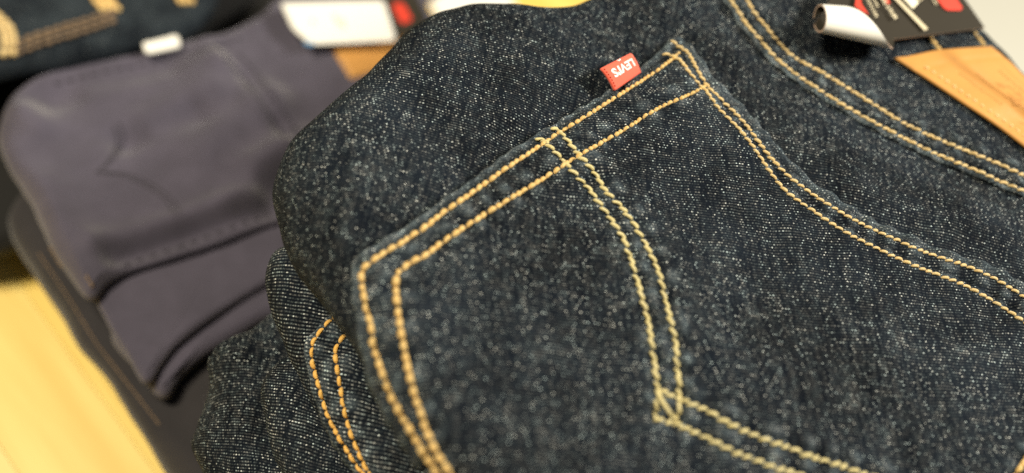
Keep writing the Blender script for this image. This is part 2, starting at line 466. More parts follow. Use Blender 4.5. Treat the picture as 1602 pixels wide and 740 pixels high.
M = dict(
    denim=denim('dark_denim', rows=0.45),
    denim_low=denim('coarse_denim', pu=0.00150, pv=0.00165, ax=0.42, ay=0.24, rows=1.0, wob=0.7),
    denim_fold=denim('crisp_denim', pu=0.00132, pv=0.00136, dim=1.2, ax=0.32, ay=0.26, rows=0.7, wob=0.8, speck=1.35),
    denim_far=denim('smooth_denim', warp=(0.013, 0.017, 0.022), speck=0.25),
    tan=thread('golden_thread', (0.66, 0.42, 0.135), (0.74, 0.53, 0.22)),
    pale=thread('pale_thread', (0.62, 0.44, 0.18), (0.68, 0.53, 0.27)),
    lemon=thread('lemon_thread', (0.58, 0.49, 0.21), (0.66, 0.58, 0.31)),
    orange=thread('orange_thread', (0.82, 0.44, 0.08), (0.84, 0.52, 0.15)),
    brown=thread('brown_thread', (0.17, 0.11, 0.06), (0.22, 0.15, 0.09)),
    cream=thread('cream_thread', (0.74, 0.50, 0.20), (0.78, 0.56, 0.26)),
    ptone=thread('mauve_thread', (0.042, 0.038, 0.053), (0.055, 0.049, 0.068)),
    purple=twill('mauve_grey_twill', (0.076, 0.068, 0.097)),
    slate=twill('slate_twill', (0.028, 0.025, 0.027)),
    leather=plain('tan_leather', (0.56, 0.28, 0.075), 0.5, 0.14, 60, 0.00025),
    emboss=plain('burnt_leather', (0.44, 0.20, 0.045), 0.6, 0.12, 90),
    card_face=plain('charcoal_card', (0.036, 0.031, 0.023), 0.7, 0.08, 50, spec=0.1),
    card_back=plain('white_card', (0.86, 0.84, 0.78), 0.6, 0.02, 50),
    card_edge=plain('tan_card_edge', (0.50, 0.36, 0.27), 0.8, 0.1, 200),
    cream_ink=plain('cream_ink', (0.66, 0.58, 0.40), 0.6, 0.05, 80),
    white_ink=plain('ivory_ink', (0.88, 0.82, 0.62), 0.6, 0.04, 80),
    red_ink=plain('red_ink', (0.70, 0.055, 0.03), 0.55, 0.06, 80),
    grey_ink=plain('grey_ink', (0.62, 0.60, 0.54), 0.6, 0.05, 80),
    blue_ink=plain('blue_ink', (0.10, 0.28, 0.52), 0.6, 0.05, 80),
    red=plain('red_ribbon', (0.84, 0.125, 0.07), 0.7, 0.14, 500, 0.0001, sheen=0.2),
    white_thread=plain('white_thread', (0.88, 0.86, 0.82), 0.7, 0.06, 600),
    wood=wood('pale_wood'),
    board=plain('off_white_board', (0.56, 0.55, 0.48), 0.6, 0.03, 8),
    paper=plain('white_paper', (0.88, 0.86, 0.80), 0.7, 0.02, 8),
)

# ------------------------------------------------------------------ the table
def box(name, p0, p1, mat, parent=None, bev=0.001, rotz=0.0, at=(0, 0, 0), uvax=0):
    import bmesh
    bm = bmesh.new()
    bmesh.ops.create_cube(bm, size=1)
    for v in bm.verts:
        v.co = Vector([(p0[i] + p1[i]) / 2 + v.co[i] * (p1[i] - p0[i]) for i in range(3)])
    if bev: bmesh.ops.bevel(bm, geom=list(bm.edges), offset=bev, segments=2, affect='EDGES', profile=0.5)
    uvl = bm.loops.layers.uv.new('UVMap')
    for f in bm.faces:
        for l in f.loops: l[uvl].uv = (l.vert.co[0], l.vert.co[1])
    bm.transform(Matrix.Translation(at) @ Matrix.Rotation(rotz, 4, 'Z'))
    me = bpy.data.meshes.new(name); bm.to_mesh(me); bm.free(); me.materials.append(mat)
    o = bpy.data.objects.new(name, me); link(o, parent)
    return o
A = on_plane(20, 430, 0); B = on_plane(230, 720, 0)
pl_ang = math.atan2(B.y - A.y, B.x - A.x)
table = box('table_top', (-0.95, -0.95, -0.030), (0.95, 1.15, -0.004), M['wood'], bev=0.002)
tag(table, kind='structure')
ux, uy = math.cos(pl_ang), math.sin(pl_ang)
rw = random.Random(3)
PW = 0.062
for k in range(-14, 16):
    off = k * PW
    x0 = -1.0 + rw.uniform(-.3, .1)
    while x0 < 1.0:
        ln_ = rw.uniform(1.3, 1.8)
        cx, cy = ux * (x0 + ln_ / 2) - uy * (off + PW / 2) + A.x, uy * (x0 + ln_ / 2) + ux * (off + PW / 2) + A.y
        if -1.2 < cx < 1.2 and -1.2 < cy < 1.4:
            box('plank', (x0, off + 0.0001, -0.0035), (x0 + ln_ - 0.0002, off + PW - 0.0001, 0.0), M['wood'], table, 0.0002, pl_ang, (A.x, A.y, 0))
        x0 += ln_

# ------------------------------------------------------------------ the front jeans
jl = on_plane(1000, 400, ZT); jl.z = 0.17
J = empty('jeans', jl, 'dark indigo jeans with big stitched back pocket and red tab, topmost in front', 'jeans', 'dark denim jeans')
OUT1 = [(960, -5, .020), (890, 19, .018), (845, 26, .016), (785, 22, .020), (725, 24, .024), (672, 42, .026), (628, 72, .028), (590, 108, .028), (548, 148, .028),
        (498, 194, .028), (456, 236, .028), (434, 280, .028), (432, 330, .028), (450, 385, .027), (490, 445, .025), (530, 500, .022), (575, 575, .018),
        (615, 640, .015), (655, 700, .013), (700, 755, .012), (770, 840, .012), (900, 980, .014), (1150, 1120, .016), (1500, 1100, .02), (1800, 900, .02),
        (1880, 640, .02), (1840, 400, .014), (1740, 265, .009), (1602, 131, .008), (1532, 52, .008), (1480, -8, .008), (1400, -100, .009), (1290, -180, .014), (1120, -130, .02), (1030, -70, .02)]
cA = on_plane(1060, 380, ZT)
def top_h(x, y):
    h = 0.0
    for (px, py, a, sx) in TOPB:
        h += a * math.exp(-((x - px) ** 2 + (y - py) ** 2) / (2 * sx * sx))
    return h
TOPB = [(*on_plane(px, py, ZT)[:2], a, s) for px, py, a, s in
        [(760, 480, .001, .045), (640, 250, .003, .035), (1180, 470, -.003, .02), (1330, 60, -.003, .03), (1450, 600, -.002, .04), (1020, 70, -.003, .018), (1110, 400, .0015, .012)]]
body, bvh_body, _ = slab('seat_panel', OUT1, ZT, M['denim'], J, n=620, rings=190, seed=2, rough=0.0034, lam=0.055, rough2=0.0013, uvrot=8, hfun=top_h, center=(cA.x, cA.y),
    trench=[([on_plane(x, y, ZT) for x, y in [(1060,50),(1025,76),(975,120),(900,165),(825,212),(735,276),(640,342),(560,395)]], .0042, .011),
            ([on_plane(x, y, ZT) for x, y in [(1080,60),(1125,125),(1190,195),(1260,275),(1350,330),(1450,376),(1560,418),(1660,480)]], .0022, .010),
            ([on_plane(x, y, ZT) for x, y in [(1120,0),(1150,50),(1200,108),(1260,152),(1350,206),(1460,262),(1560,304)]], .0022, .009)])
BB = [bvh_body]

YL = [(1120,-45),(1142,0),(1154,17),(1170,42),(1188,62),(1211,89),(1237,111),(1264,130),(1304,156),(1357,187),(1414,217),(1467,243),(1519,264),(1568,286),(1602,300),(1680,338)]
YU = [(1148,-40),(1168,0),(1180,21),(1203,49),(1220,70),(1236,86),(1260,101),(1292,118),(1353,156),(1406,189),(1454,213),(1507,235),(1552,253),(1602,276),(1690,318)]
HO = [(1050,64),(1062,73),(1076,83),(1090,108),(1106,134),(1136,164),(1162,190),(1182,216),(1203,244),(1227,270),(1262,298),(1309,329),(1344,349),(1387,369),(1447,395),(1512,417),(1557,437),(1602,465),(1660,500),(1700,530)]
HI = [(1036,84),(1059,91),(1078,113),(1092,131),(1102,140),(1124,170),(1152,198),(1178,230),(1200,263),(1227,298),(1264,325),(1290,343),(1332,369),(1392,399),(1452,425),(1507,446),(1562,477),(1602,504),(1650,535),(1690,565)]
SO = [(1064,82),(1046,98),(1027,112),(1003,128),(970,149),(922,180),(880,206),(840,233),(800,259),(750,295),(700,330),(650,367),(610,392),(582,410),(567,424)]
SO2 = [(567,424),(570,460),(580,507),(590,555),(606,601),(625,640),(646,678),(664,708),(683,738),(722,790),(785,858),(865,925),(985,990),(1180,1002),(1470,955)]
SI = [(1106,134),(1080,148),(1027,172),(978,203),(905,245),(853,279),(815,302),(765,332),(710,368),(672,396),(640,415),(620,430)]
SI2 = [(620,430),(620,460),(626,505),(636,560),(650,615),(664,660),(682,702),(703,737),(745,785),(808,848),(880,905),(995,962),(1180,975),(1440,928)]
AL = [(836,216),(846,219),(855,226),(868,240),(885,259),(905,280),(922,299),(948,335),(972,370),(985,405),(995,440),(1005,475),(1015,520),(1022,570),(1027,605),(1027,632),(1022,657)]
AR = [(861,199),(870,203),(878,211),(893,229),(907,245),(926,267),(943,295),(975,330),(1002,370),(1015,395),(1030,430),(1038,465),(1047,500),(1055,535),(1058,580),(1062,620),(1061,645),(1054,664)]
BL = [(1022,657),(1055,665),(1100,685),(1150,709),(1195,727),(1235,740),(1330,775),(1450,800),(1580,806)]
BU = [(1030,612),(1060,625),(1100,642),(1140,664),(1185,685),(1228,700),(1272,717),(1322,732),(1352,743),(1450,772),(1540,775),(1610,765)]
DG = [(1027,611),(1040,635),(1056,665)]
RO = [(1740,555),(1710,625),(1672,693),(1642,742),(1622,775),(1580,835),(1520,925)]
RI = [(1695,530),(1668,600),(1632,670),(1604,718),(1587,744),(1540,810),(1480,900)]

st3 = 0.0040
def seam(l, bv, pitch=st3): return (drop_line(l, bv)[0], pitch)
# yoke: the shaped piece above the seat, lapped over it along a double row
top_y = [(1108,-48),(1131,0),(1143,18),(1160,46),(1178,67),(1202,96),(1228,117),(1256,138),(1298,164),(1352,196),(1410,227),(1464,253),(1516,274),(1566,296),(1602,311),(1700,352)]
bot_y = [(1300,-150),(1400,-70),(1470,10),(1500,60),(1560,120),(1640,200),(1790,340)]
S = coons(top_y, bot_y, [(1108,-48),(1180,-110),(1300,-150)], [(1700,352),(1740,350),(1790,340)], 300, 110)
yoke, bvh_yoke = sheet('yoke', S, BB, 0.0016, M['denim'], J, uvrot=26, seams=[seam(YL, BB), seam(YU, BB)], edges='t', pucker=0.0012, puff=0.0006, seed=4, uvoff=(.3, .1))
BY = [bvh_body, bvh_yoke]
# waistband on top of the yoke
wb_top = [(1330,-150),(1380,-70),(1420,10),(1452,62),(1475,95),(1560,160),(1640,225),(1740,310)]
wb_bot = [(1395,-120),(1440,-70),(1490,0),(1530,49),(1543,66),(1602,125),(1690,210),(1800,310)]
S = coons(wb_top, wb_bot, [wb_top[0], (1360,-140), wb_bot[0]], [wb_top[-1], (1770,312), wb_bot[-1]], 200, 50)
WL = [(1345,-135),(1395,-65),(1432,10),(1458,62),(1485,98)]
WT = [(1430,-70),(1480,0),(1525,53),(1540,72)]
band, bvh_band = sheet('waistband', S, BY, 0.0028, M['denim'], J, uvrot=60, seams=[seam(WL, BY), seam(WT, BY)], edges='tb', seed=8, uvoff=(.7, .3), wear_edge=0.0008)
BW = BY + [bvh_band]

# the back pocket
pk_top = [(1048,60),(1066,67),(1084,80),(1098,104),(1115,130),(1144,158),(1170,184),(1191,211),(1212,238),(1236,263),(1268,290),(1314,321),(1349,341),(1391,361),(1451,387),(1516,409),(1561,428),(1606,456),(1664,490),(1755,550)]
pk_left = [(1048,60),(1030,84),(1010,106),(985,126),(956,146),(912,172),(872,196),(832,220),(790,248),(740,284),(690,318),(640,354),(602,379),(573,398),(553,414)]
pk_bot = [(553,414),(557,465),(566,510),(577,558),(594,606),(614,648),(636,686),(654,716),(674,748),(712,800),(780,875),(960,1010),(1180,1020),(1480,975)]
pk_right = [(1755,550),(1725,635),(1685,705),(1640,770),(1580,865),(1480,975)]
S = coons(pk_top, pk_bot, pk_left, pk_right, 300, 250)
ALLP = [HO, HI, SO, SO2, SI, SI2, RO, RI]
pocket, bvh_pocket = sheet('back_pocket', S, BB, 0.0038, M['denim'], J, uvrot=19,
    seams=[seam(l, BB) for l in ALLP] + [seam(l, BB, 0.0043) for l in (AL, AR, BL, BU)], seed=11, pucker=0.0011, puff=0.0005, uvoff=(.11, .47), wear_edge=0.0062)
BP = [bvh_body, bvh_pocket, bvh_yoke]
def sew(name, l, bv, mat, par, **k): return stitches(name, drop_line(l, bv), M[mat], par, **k)
for i, l in enumerate((SO, SI)): sew('edge_stitching', l, BP, 'tan', pocket, length=(0.0029, 0.0044), rad=(0.00085, 0.00125), slant=0.22, gap=0.04, seed=i)
for i, l in enumerate((SO2, SI2, RO, RI)): sew('edge_stitching', l, BP, 'tan', pocket, length=0.0046, rad=0.00130, slant=0.05, gap=0.04, seed=i + 5)
for i, l in enumerate((HO, HI)): sew('hem_stitching', l, BP, 'pale', pocket, length=0.0037, rad=0.00082, slant=0.5, gap=0.0, plump=0.3, seed=i + 9)
for i, l in enumerate((AL, AR, BU, BL)): sew('arc_stitching', l, BP, 'lemon', pocket, length=0.0044, rad=0.00094, slant=0.75, gap=0.0, plump=0.3, seed=i + 15, lift=0.0003)
sew('arc_stitching', DG, BP, 'lemon', pocket, length=0.012, rad=0.00085, seed=30, lift=0.0010)
for i, l in enumerate((YL, YU)): sew('yoke_stitching', l, BY, 'pale', yoke, length=0.0046, rad=0.00096, slant=0.5, gap=0.0, plump=0.3, seed=i + 20)
sew('waistband_stitching', WL, BW, 'tan', band, length=0.0042, rad=0.0009, slant=0.3, seed=41)
sew('waistband_stitching', WT, BW, 'tan', band, length=0.0042, rad=0.0009, slant=0.3, seed=42)

# text helper: flat letters as a mesh in (u, v), mapped afterwards
def text_uv(body, bold=0.0, width=1.0):
    c = bpy.data.curves.new('letters', 'FONT'); c.body = body; c.offset = bold; c.resolution_u = 3
    c.align_x = 'CENTER'; c.align_y = 'CENTER'
    o = bpy.data.objects.new('letters', c); COL.objects.link(o)
    dg = bpy.context.evaluated_depsgraph_get(); dg.update()
    me = bpy.data.meshes.new_from_object(o.evaluated_get(dg))
    v = np.array([x.co[:2] for x in me.vertices]); f = [tuple(p.vertices) for p in me.polygons]
    bpy.data.objects.remove(o); bpy.data.curves.remove(c); bpy.data.meshes.remove(me)
    mn, mx = v.min(0), v.max(0)
    v = (v - (mn + mx) / 2) / (mx - mn)          # unit box, centred
    return v, f

# red tab sewn into the pocket edge, standing a little off the cloth
tp = {k: hit(BP, *p) for k, p in dict(a=(957, 141), b=(998, 113)).items()}
Pa, Pb = (np.array(tp[k][0]) for k in 'ab'); Nt = np.array(tp['a'][1])
Pc, Pd = np.array(on_plane(936, 109, Pa[2] + 0.005)), np.array(on_plane(983, 85, Pb[2] + 0.005))
def tab_pt(u, v, off):                               # u 0..1 from a to b, v 0..1 from seam to free edge
    p = (Pa * (1-u) + Pb * u) * (1-v) + (Pc * (1-u) + Pd * u) * v
    e1 = Pb - Pa; e2 = Pc - Pa; nn = np.cross(e1, e2); nn /= np.linalg.norm(nn)
    if nn[2] < 0: nn = -nn
    return p + nn * (off + 0.0007 * math.sin(math.pi * v * 0.95) + 0.0006 * math.sin(math.pi * u))
V, F = [], []
nu, nv = 20, 16
for s in (1, -1):
    for j in range(nv + 1):
        for i in range(nu + 1):
            u, v = i / nu, -0.08 + 1.08 * j / nv
            e = min(1.0, (1 - v) / 0.05 + 0.15)
            V.append(tab_pt(u, v, 0.0012 + s * 0.0007 * e))
W1 = nu + 1; H1 = (nu + 1) * (nv + 1)
for s in (0, 1):
    for j in range(nv):
        for i in range(nu):
            q = [j*W1+i, j*W1+i+1, (j+1)*W1+i+1, (j+1)*W1+i]
            F.append(tuple(s*H1 + x for x in (q if s == 0 else q[::-1])))
bd = [i for i in range(W1)] + [j*W1+nu for j in range(1, nv+1)] + [nv*W1+i for i in range(nu-1, -1, -1)] + [j*W1 for j in range(nv-1, 0, -1)]
for k in range(len(bd)):
    a, b = bd[k], bd[(k+1) % len(bd)]
    F.append((b, a, H1 + a, H1 + b))
tabo = mesh_obj('red_tab', V, F, M['red'], pocket, label='small red woven tab with white lettering')
def letters_on(name, body, fn, cu, cv, su, sv, rot, mat, parent, bold=0.0, flip=False, cut=None):
    v, f = text_uv(body, bold)
    ca, sa = math.cos(rot), math.sin(rot)
    out = []
    for x, y in v:
        x, y = x * su, y * sv
        if flip: x = -x
        out.append(fn(cu + x * ca - y * sa, cv + x * sa + y * ca))
    return mesh_obj(name, out, f, mat, parent, smooth=False)
# lettering runs from the right to the left edge, heads towards the pocket
letters_on('lettering', "LEVI'S", lambda u, v: tab_pt(u, v, 0.00215), 0.52, 0.55, 0.74, 0.42, math.pi, M['white_thread'], tabo, bold=0.035)
letters_on('lettering', "R", lambda u, v: tab_pt(u, v, 0.00215), 0.52, 0.95, 0.12, 0.08, math.pi, M['white_thread'], tabo, bold=0.03)
V = []; 
sd = [tab_pt(0.045, v, 0.0021) for v in np.linspace(0.02, 0.95, 12)]
stitches('side_stitch', (np.array(sd), np.tile(Nt, (12, 1))), plain('dark_red_thread', (0.22, 0.015, 0.01), 0.7), tabo, length=0.0014, rad=0.00022, gap=0.3)

# leather patch on the waistband
lp_bot = [(1395,97),(1440,126),(1500,166),(1560,206),(1602,238),(1700,306)]
lp_top = [(1395,97),(1428,90),(1452,84),(1475,80),(1545,77)]
lp_l = [(1396,95),(1430,90),(1455,84),(1500,80),(1546,77)]
lp_r = [(1702,306),(1720,280),(1745,262),(1765,250)]
lp_up = [(1546,77),(1575,100),(1602,128),(1680,190),(1765,250)]
S = coons(lp_bot, lp_up, lp_l, lp_r, 90, 50)
def patch_mesh():
    nv, nu = S.shape[:2]
    P = np.zeros((nv, nu, 3)); N = np.zeros((nv, nu, 3))
    for j in range(nv):
        for i in range(nu):
            p, n_ = hit(BW, *S[j, i]); P[j, i] = p; N[j, i] = n_
    for _ in range(14):                                # stiff leather bridges the steps beneath
        Q = P.copy(); Q[1:-1] = (P[:-2] + 2*P[1:-1] + P[2:]) / 4; Q[:, 1:-1] = (Q[:, :-2] + 2*Q[:, 1:-1] + Q[:, 2:]) / 4; P = Q
    N[:] = N.reshape(-1, 3).mean(0); N /= np.linalg.norm(N, axis=2)[:, :, None]
    return P, N
LP, LN = patch_mesh()
LT = 0.0016; LLIFT = 0.0016
def lp_pt(u, v, off):                                   # u along the patch, v across
    j = min(max(v, 0), 1) * (LP.shape[0] - 1); i = min(max(u, 0), 1) * (LP.shape[1] - 1)
    j0, i0 = min(int(j), LP.shape[0]-2), min(int(i), LP.shape[1]-2); a, b = j - j0, i - i0
    p = (LP[j0,i0]*(1-b)+LP[j0,i0+1]*b)*(1-a) + (LP[j0+1,i0]*(1-b)+LP[j0+1,i0+1]*b)*a
    return p + LN[j0, i0] * off
nv, nu = 40, 80
V, F = [], []
us = np.concatenate([[0, .006, .014], np.linspace(.025, .975, nu - 5), [.986, .994]]); vs = np.concatenate([[0, .008, .02], np.linspace(.035, .965, nv - 5), [.98, .992]])
nu, nv = len(us), len(vs)
for lay in (1, 0):
    for v in vs:
        for u in us:
            ed = min(u / .02, (1 - u) / .02, v / .03, (1 - v) / .03, 1.0)
            rnd_ = math.sqrt(max(0, 1 - (1 - ed) ** 2))
            groove = -0.00035 * math.exp(-((v - .13) / .025) ** 2) - 0.0003 * math.exp(-((u - .10) / .016) ** 2)
            z = LLIFT + (LT * (0.55 + 0.45 * rnd_) + groove if lay else 0)
            V.append(lp_pt(u, v, z))
H1 = nu * nv
for lay in (0, 1):
    for j in range(nv - 1):
        for i in range(nu - 1):
            q = (j*nu+i, j*nu+i+1, (j+1)*nu+i+1, (j+1)*nu+i)
            F.append(tuple(lay*H1 + x for x in (q if lay == 0 else q[::-1])))
bd = [i for i in range(nu)] + [j*nu+nu-1 for j in range(1, nv)] + [(nv-1)*nu+i for i in range(nu-2, -1, -1)] + [j*nu for j in range(nv-2, 0, -1)]
for k in range(len(bd)):
    a, b = bd[k], bd[(k+1) % len(bd)]; F.append((b, a, H1+a, H1+b))
patch = mesh_obj('leather_patch', V, F, M['leather'], J, label='tan leather patch with faint embossed picture')
ln3 = np.array([lp_pt(u, .13, LLIFT + LT - 0.0004) for u in np.linspace(.08, .99, 80)])
stitches('patch_stitching', (ln3, np.tile(LN[0, 0], (80, 1))), M['cream'], patch, length=0.0042, rad=0.0007, gap=0.35)
# embossed print: strokes pressed into the leather
def strokes(name, lines, fn, rad, mat, parent):
    V, F = [], []
    for ln_ in lines:
        Q = np.array([fn(u, v) for u, v in ln_]); 
        for i in range(len(Q)):
            tg = Q[min(i+1, len(Q)-1)] - Q[max(i-1, 0)]; tg /= np.linalg.norm(tg) + 1e-12
            sd = np.cross(LN[0, 0], tg)
            w = rad * (0.6 + 0.4 * math.sin(math.pi * i / max(1, len(Q)-1)))
            V += [Q[i] + sd * w, Q[i] - sd * w]
            if i: b = len(V) - 4; F.append((b, b+1, b+3, b+2))
    return mesh_obj(name, V, F, mat, parent, smooth=False)
re_ = random.Random(5)
fn = lambda u, v: lp_pt(u, v, LLIFT + LT + 0.00006)
L_ = []
for k in range(3):                                       # ruled lines
    v = (.50, .86, .90)[k]; u0 = (.20, .16, .16)[k]
    L_.append([(u, v + .004 * math.sin(u * 40)) for u in np.linspace(u0, .9, 40)])
strokes('embossed_line', L_[:1] + L_[1:2], fn, 0.0003, M['emboss'], patch)
L_ = []
for k in range(70):                                      # the worn picture between the rules
    u0, v0 = re_.uniform(.28, .85), re_.gauss(.62, .07); a = re_.uniform(-.6, .6); l = re_.uniform(.02, .07)
    L_.append([(u0 + l*t*math.cos(a) + .01*math.sin(5*t), v0 + l*1.4*t*math.sin(a) + .02*math.sin(3*t+k)) for t in np.linspace(0, 1, 7)])
strokes('embossed_picture', L_, fn, 0.0007, M['emboss'], patch)
L_ = []
for row_v, u0, u1 in ((.34, .18, .42), (.28, .55, .9), (.77, .2, .6)):
    u = u0
    while u < u1:
        for t in range(2):
            L_.append([(u + re_.uniform(0, .008), row_v + re_.uniform(-.03, .0)), (u + re_.uniform(0, .008), row_v + re_.uniform(.01, .035))])
        u += .014
strokes('embossed_lettering', L_, fn, 0.0004, M['emboss'], patch)

# ------------------------------------------------------------------ the curled hang tag on the front jeans
q0 = on_plane(1274, 38, ZT + 0.010); q1 = on_plane(1398, 62, ZT + 0.007); q2 = on_plane(1540, 44, ZT + 0.006); q3 = on_plane(1420, -110, ZT + 0.012)
ct = empty('hang_tag', (q1.x, q1.y, ZT + 0.003), 'charcoal card hang tag with white curled corner, beside the tan leather patch', 'hang tag')
DL = np.array(on_plane(1335, -60, ZT + 0.012)) - np.array(q0)
def card_pt(u, v, off):
    """u along the lower edge 0 (curled corner) .. 1 (right corner), v away from it; the lower left corner rolls up"""
    E = [np.array(q0), np.array(q1), np.array(q2)]
    um = 0.45
    base = E[0] * (1 - u/um) + E[1] * (u/um) if u < um else E[1] * (1 - (u-um)/(1-um)) + E[2] * ((u-um)/(1-um))
    dirv = (np.array(q3) - np.array(q2)); Lv = np.linalg.norm(dirv); w_ = min(1, u / um); dirv = dirv * w_ + DL * (1 - w_); dv = dirv / np.linalg.norm(dirv)
    ax = np.array(q1) - np.array(q0); ax /= np.linalg.norm(ax)
    up = np.cross(ax, dv); up /= np.linalg.norm(up)
    if up[2] < 0: up = -up
    perp = np.cross(up, ax)
    if perp @ dv < 0: perp = -perp
    # length of cloth that is curled, shrinking towards the middle of the lower edge
    c = max(0.0, 1 - u / um)
    rad = 0.0074 + 0.004 * (1 - c)
    curl = 0.043 * c ** 0.7 + 1e-5
    s = v * (Lv + curl) - curl                            # negative: on the roll
    if s >= 0:
        p = base + dv * s; nn = up
        p = p + up * 0.0015 * math.sin(min(1, s / Lv) * math.pi)
    else:
        a = -s / rad; rr = rad * (1 - 0.035 * a)
        p = base - perp * rr * 1.15 * math.sin(a) + up * rr * 0.78 * (1 - math.cos(a)) + up * (rad - rr) * 0
        nn = up * math.cos(a) + perp * math.sin(a)
    return p + nn * off, nn
us = np.concatenate([np.linspace(0, .45, 40), np.linspace(.46, 1, 26)])
def vgrid(u):
    c = max(0.0, 1 - u / .45); curl = 0.043 * c ** 0.7 + 1e-5
    Lv = np.linalg.norm(np.array(q3) - np.array(q2)); f = curl / (Lv + curl)
    return np.concatenate([np.linspace(0, f, 40, endpoint=False), f + (1 - f) * np.linspace(0, 1, 30)])
def card_layer(off):
    return [[card_pt(u, v, off)[0] for v in vgrid(u)] for u in us]
def grid_faces(nu, nv, flip=False):
    f = [(i*nv+j, (i+1)*nv+j, (i+1)*nv+j+1, i*nv+j+1) for i in range(nu-1) for j in range(nv-1)]
    return [q[::-1] for q in f] if flip else f
th = 0.00035
Lf, Lb = card_layer(th), card_layer(-th)
nu, nv = len(us), 70
mesh_obj('card_face', [p for r_ in Lf for p in r_], grid_faces(nu, nv), M['card_face'], ct, label='charcoal printed front')
mesh_obj('card_back', [p for r_ in Lb for p in r_], grid_faces(nu, nv, True), M['card_back'], ct, label='plain white back showing on the curl')
rim = [(i, 0) for i in range(nu)] + [(nu-1, j) for j in range(1, nv)] + [(i, nv-1) for i in range(nu-2, -1, -1)] + [(0, j) for j in range(nv-2, 0, -1)]
V = [Lf[i][j] for i, j in rim] + [Lb[i][j] for i, j in rim]; k_ = len(rim)
mesh_obj('card_edge', V, [(k, (k+1) % k_, k_ + (k+1) % k_, k_ + k) for k in range(k_)], M['card_edge'], ct)
Lv = np.linalg.norm(np.array(q3) - np.array(q2))
def flat_card(px, py):
    """point of the printed face seen at a place of the picture"""
    up = np.array(card_pt(0.8, 0.5, 0)[1]); o_ = np.array(q2); d = np.array(ray(px, py)); e = np.array(EYE)
    t = ((o_ - e) @ up) / (d @ up); return e + d * t
cup = np.array(card_pt(0.8, 0.5, 0)[1])
def ink_poly(name, pts, mat, h=0.0022):
    # a flat printed shape on the card: sits on the bulge of the card
    c = [flat_card(*p) for p in pts]
    out = []
    e1 = np.array(q1) - np.array(q2)
    for p in c:
        s = (p - np.array(q2)) @ ((np.array(q3) - np.array(q2)) / Lv)
        out.append(p + cup * (th + 0.00025 + 0.0015 * math.sin(min(1, max(0, s / Lv)) * math.pi)))
    n = len(out)
    return mesh_obj(name, out, [tuple(range(n))], mat, ct, smooth=False)
def ink_marks(name, a, b, height, mat, seed, step=3.2, fat=0.55):
    """a printed line too small to read: uneven little strokes along a -> b (picture points)"""
    rr = random.Random(seed); V, F = [], []
    ax = np.array(b, float) - np.array(a, float); L0 = np.linalg.norm(ax); ax /= L0
    nx = np.array((ax[1], -ax[0])); d_ = (np.array(q3) - np.array(q2)) / Lv; t = 0.0
    while t < L0 - step:
        w = step * fat * rr.uniform(.6, 1.2); h0 = height * rr.uniform(-.5, -.3); h1 = height * rr.uniform(.25, .5)
        if rr.random() > .12:
            k = len(V)
            for tt, hh in ((t, h0), (t + w, h0), (t + w, h1), (t, h1)):
                p = flat_card(*(np.array(a, float) + ax * tt + nx * hh)); s = (p - np.array(q2)) @ d_
                V.append(p + cup * (th + 0.00025 + 0.0015 * math.sin(min(1, max(0, s / Lv)) * math.pi)))
            F.append((k, k+1, k+2, k+3))
        t += step * rr.uniform(.85, 1.15)
    return mesh_obj(name, V, F, mat, ct, smooth=False)
ink_poly('red_emblem', [(1455,-8),(1473,15),(1480,19),(1500,19),(1503,15),(1486,-8)], M['red_ink'])
ink_poly('red_band', [(1334,14),(1336,0),(1334,-20),(1340,-20),(1344,10),(1356,27)], M['red_ink'])
ink_poly('red_dot', [(1374,-8),(1384,10),(1389,9),(1381,-8)], M['red_ink'])
ink_marks('lettering', (1340, -22), (1370, 32), 5, M['cream_ink'], 1)
ink_marks('lettering', (1350, -22), (1372, 18), 5, M['cream_ink'], 2)
ink_marks('lettering', (1354, -28), (1400, 33), 7, M['cream_ink'], 3, step=3.6, fat=0.7)
ink_poly('rule', [(1388,-6),(1445,50),(1450,47),(1394,-6)], M['cream_ink'])
ink_marks('large_lettering', (1386, -28), (1440, 22), 17, M['white_ink'], 4, step=14, fat=0.8)
ink_marks('lettering', (1422, -16), (1442, 6), 8, M['cream_ink'], 5, step=4.5)
ink_marks('lettering', (1446, -10), (1464, 12), 4, M['cream_ink'], 6)

# ------------------------------------------------------------------ the jeans under it
z2 = ZT - 0.066
l2 = on_plane(700, 640, z2); l2.z = z2 - 0.05
J2 = empty('jeans', l2, 'dark jeans folded directly under the top pair, showing an orange stitched pocket corner', 'jeans', 'dark denim jeans')
OUT2 = [(560, 330, .018), (500, 370, .018), (462, 388, .016), (432, 400, .016), (415, 430, .018), (416, 462, .020), (432, 505, .020), (455, 555, .020), (482, 610, .018), (505, 655, .016), (535, 705, .014), (560, 745, .013), (620, 830, .013), (800, 980, .015),
        (1200, 1050, .02), (1500, 900, .02), (1550, 500, .02), (1350, 200, .02), (1000, 130, .02), (750, 220, .02)]
c2 = on_plane(900, 560, z2)
b2, bvh2, _ = slab('seat_panel', OUT2, z2, M['denim_low'], J2, n=460, rings=110, seed=9, rough=0.002, lam=0.04, rough2=0.0006, uvrot=6, center=(c2.x, c2.y))
P2O = [(545,482),(527,494),(506,514),(491,535),(489,560),(499,600),(512,645),(530,681),(550,714),(568,740),(610,790)]
P2I = [(565,505),(545,520),(531,535),(525,552),(530,587),(537,630),(547,670),(562,708),(578,740),(620,790)]
S = coons([(560,465),(680,480),(800,500)], [(600,795),(720,800),(840,810)], [(560,465),(535,480),(512,498),(494,515),(481,532),(479,562),(489,604),(503,650),(521,688),(541,720),(558,742),(600,795)], [(800,500),(820,650),(840,810)], 110, 120)
p2, bvhp2 = sheet('back_pocket', S, [bvh2], 0.0018, M['denim_low'], J2, uvrot=4, seams=[seam(P2O, [bvh2]), seam(P2I, [bvh2])], edges='tl', seed=14, uvoff=(.5, .9), zref=z2)
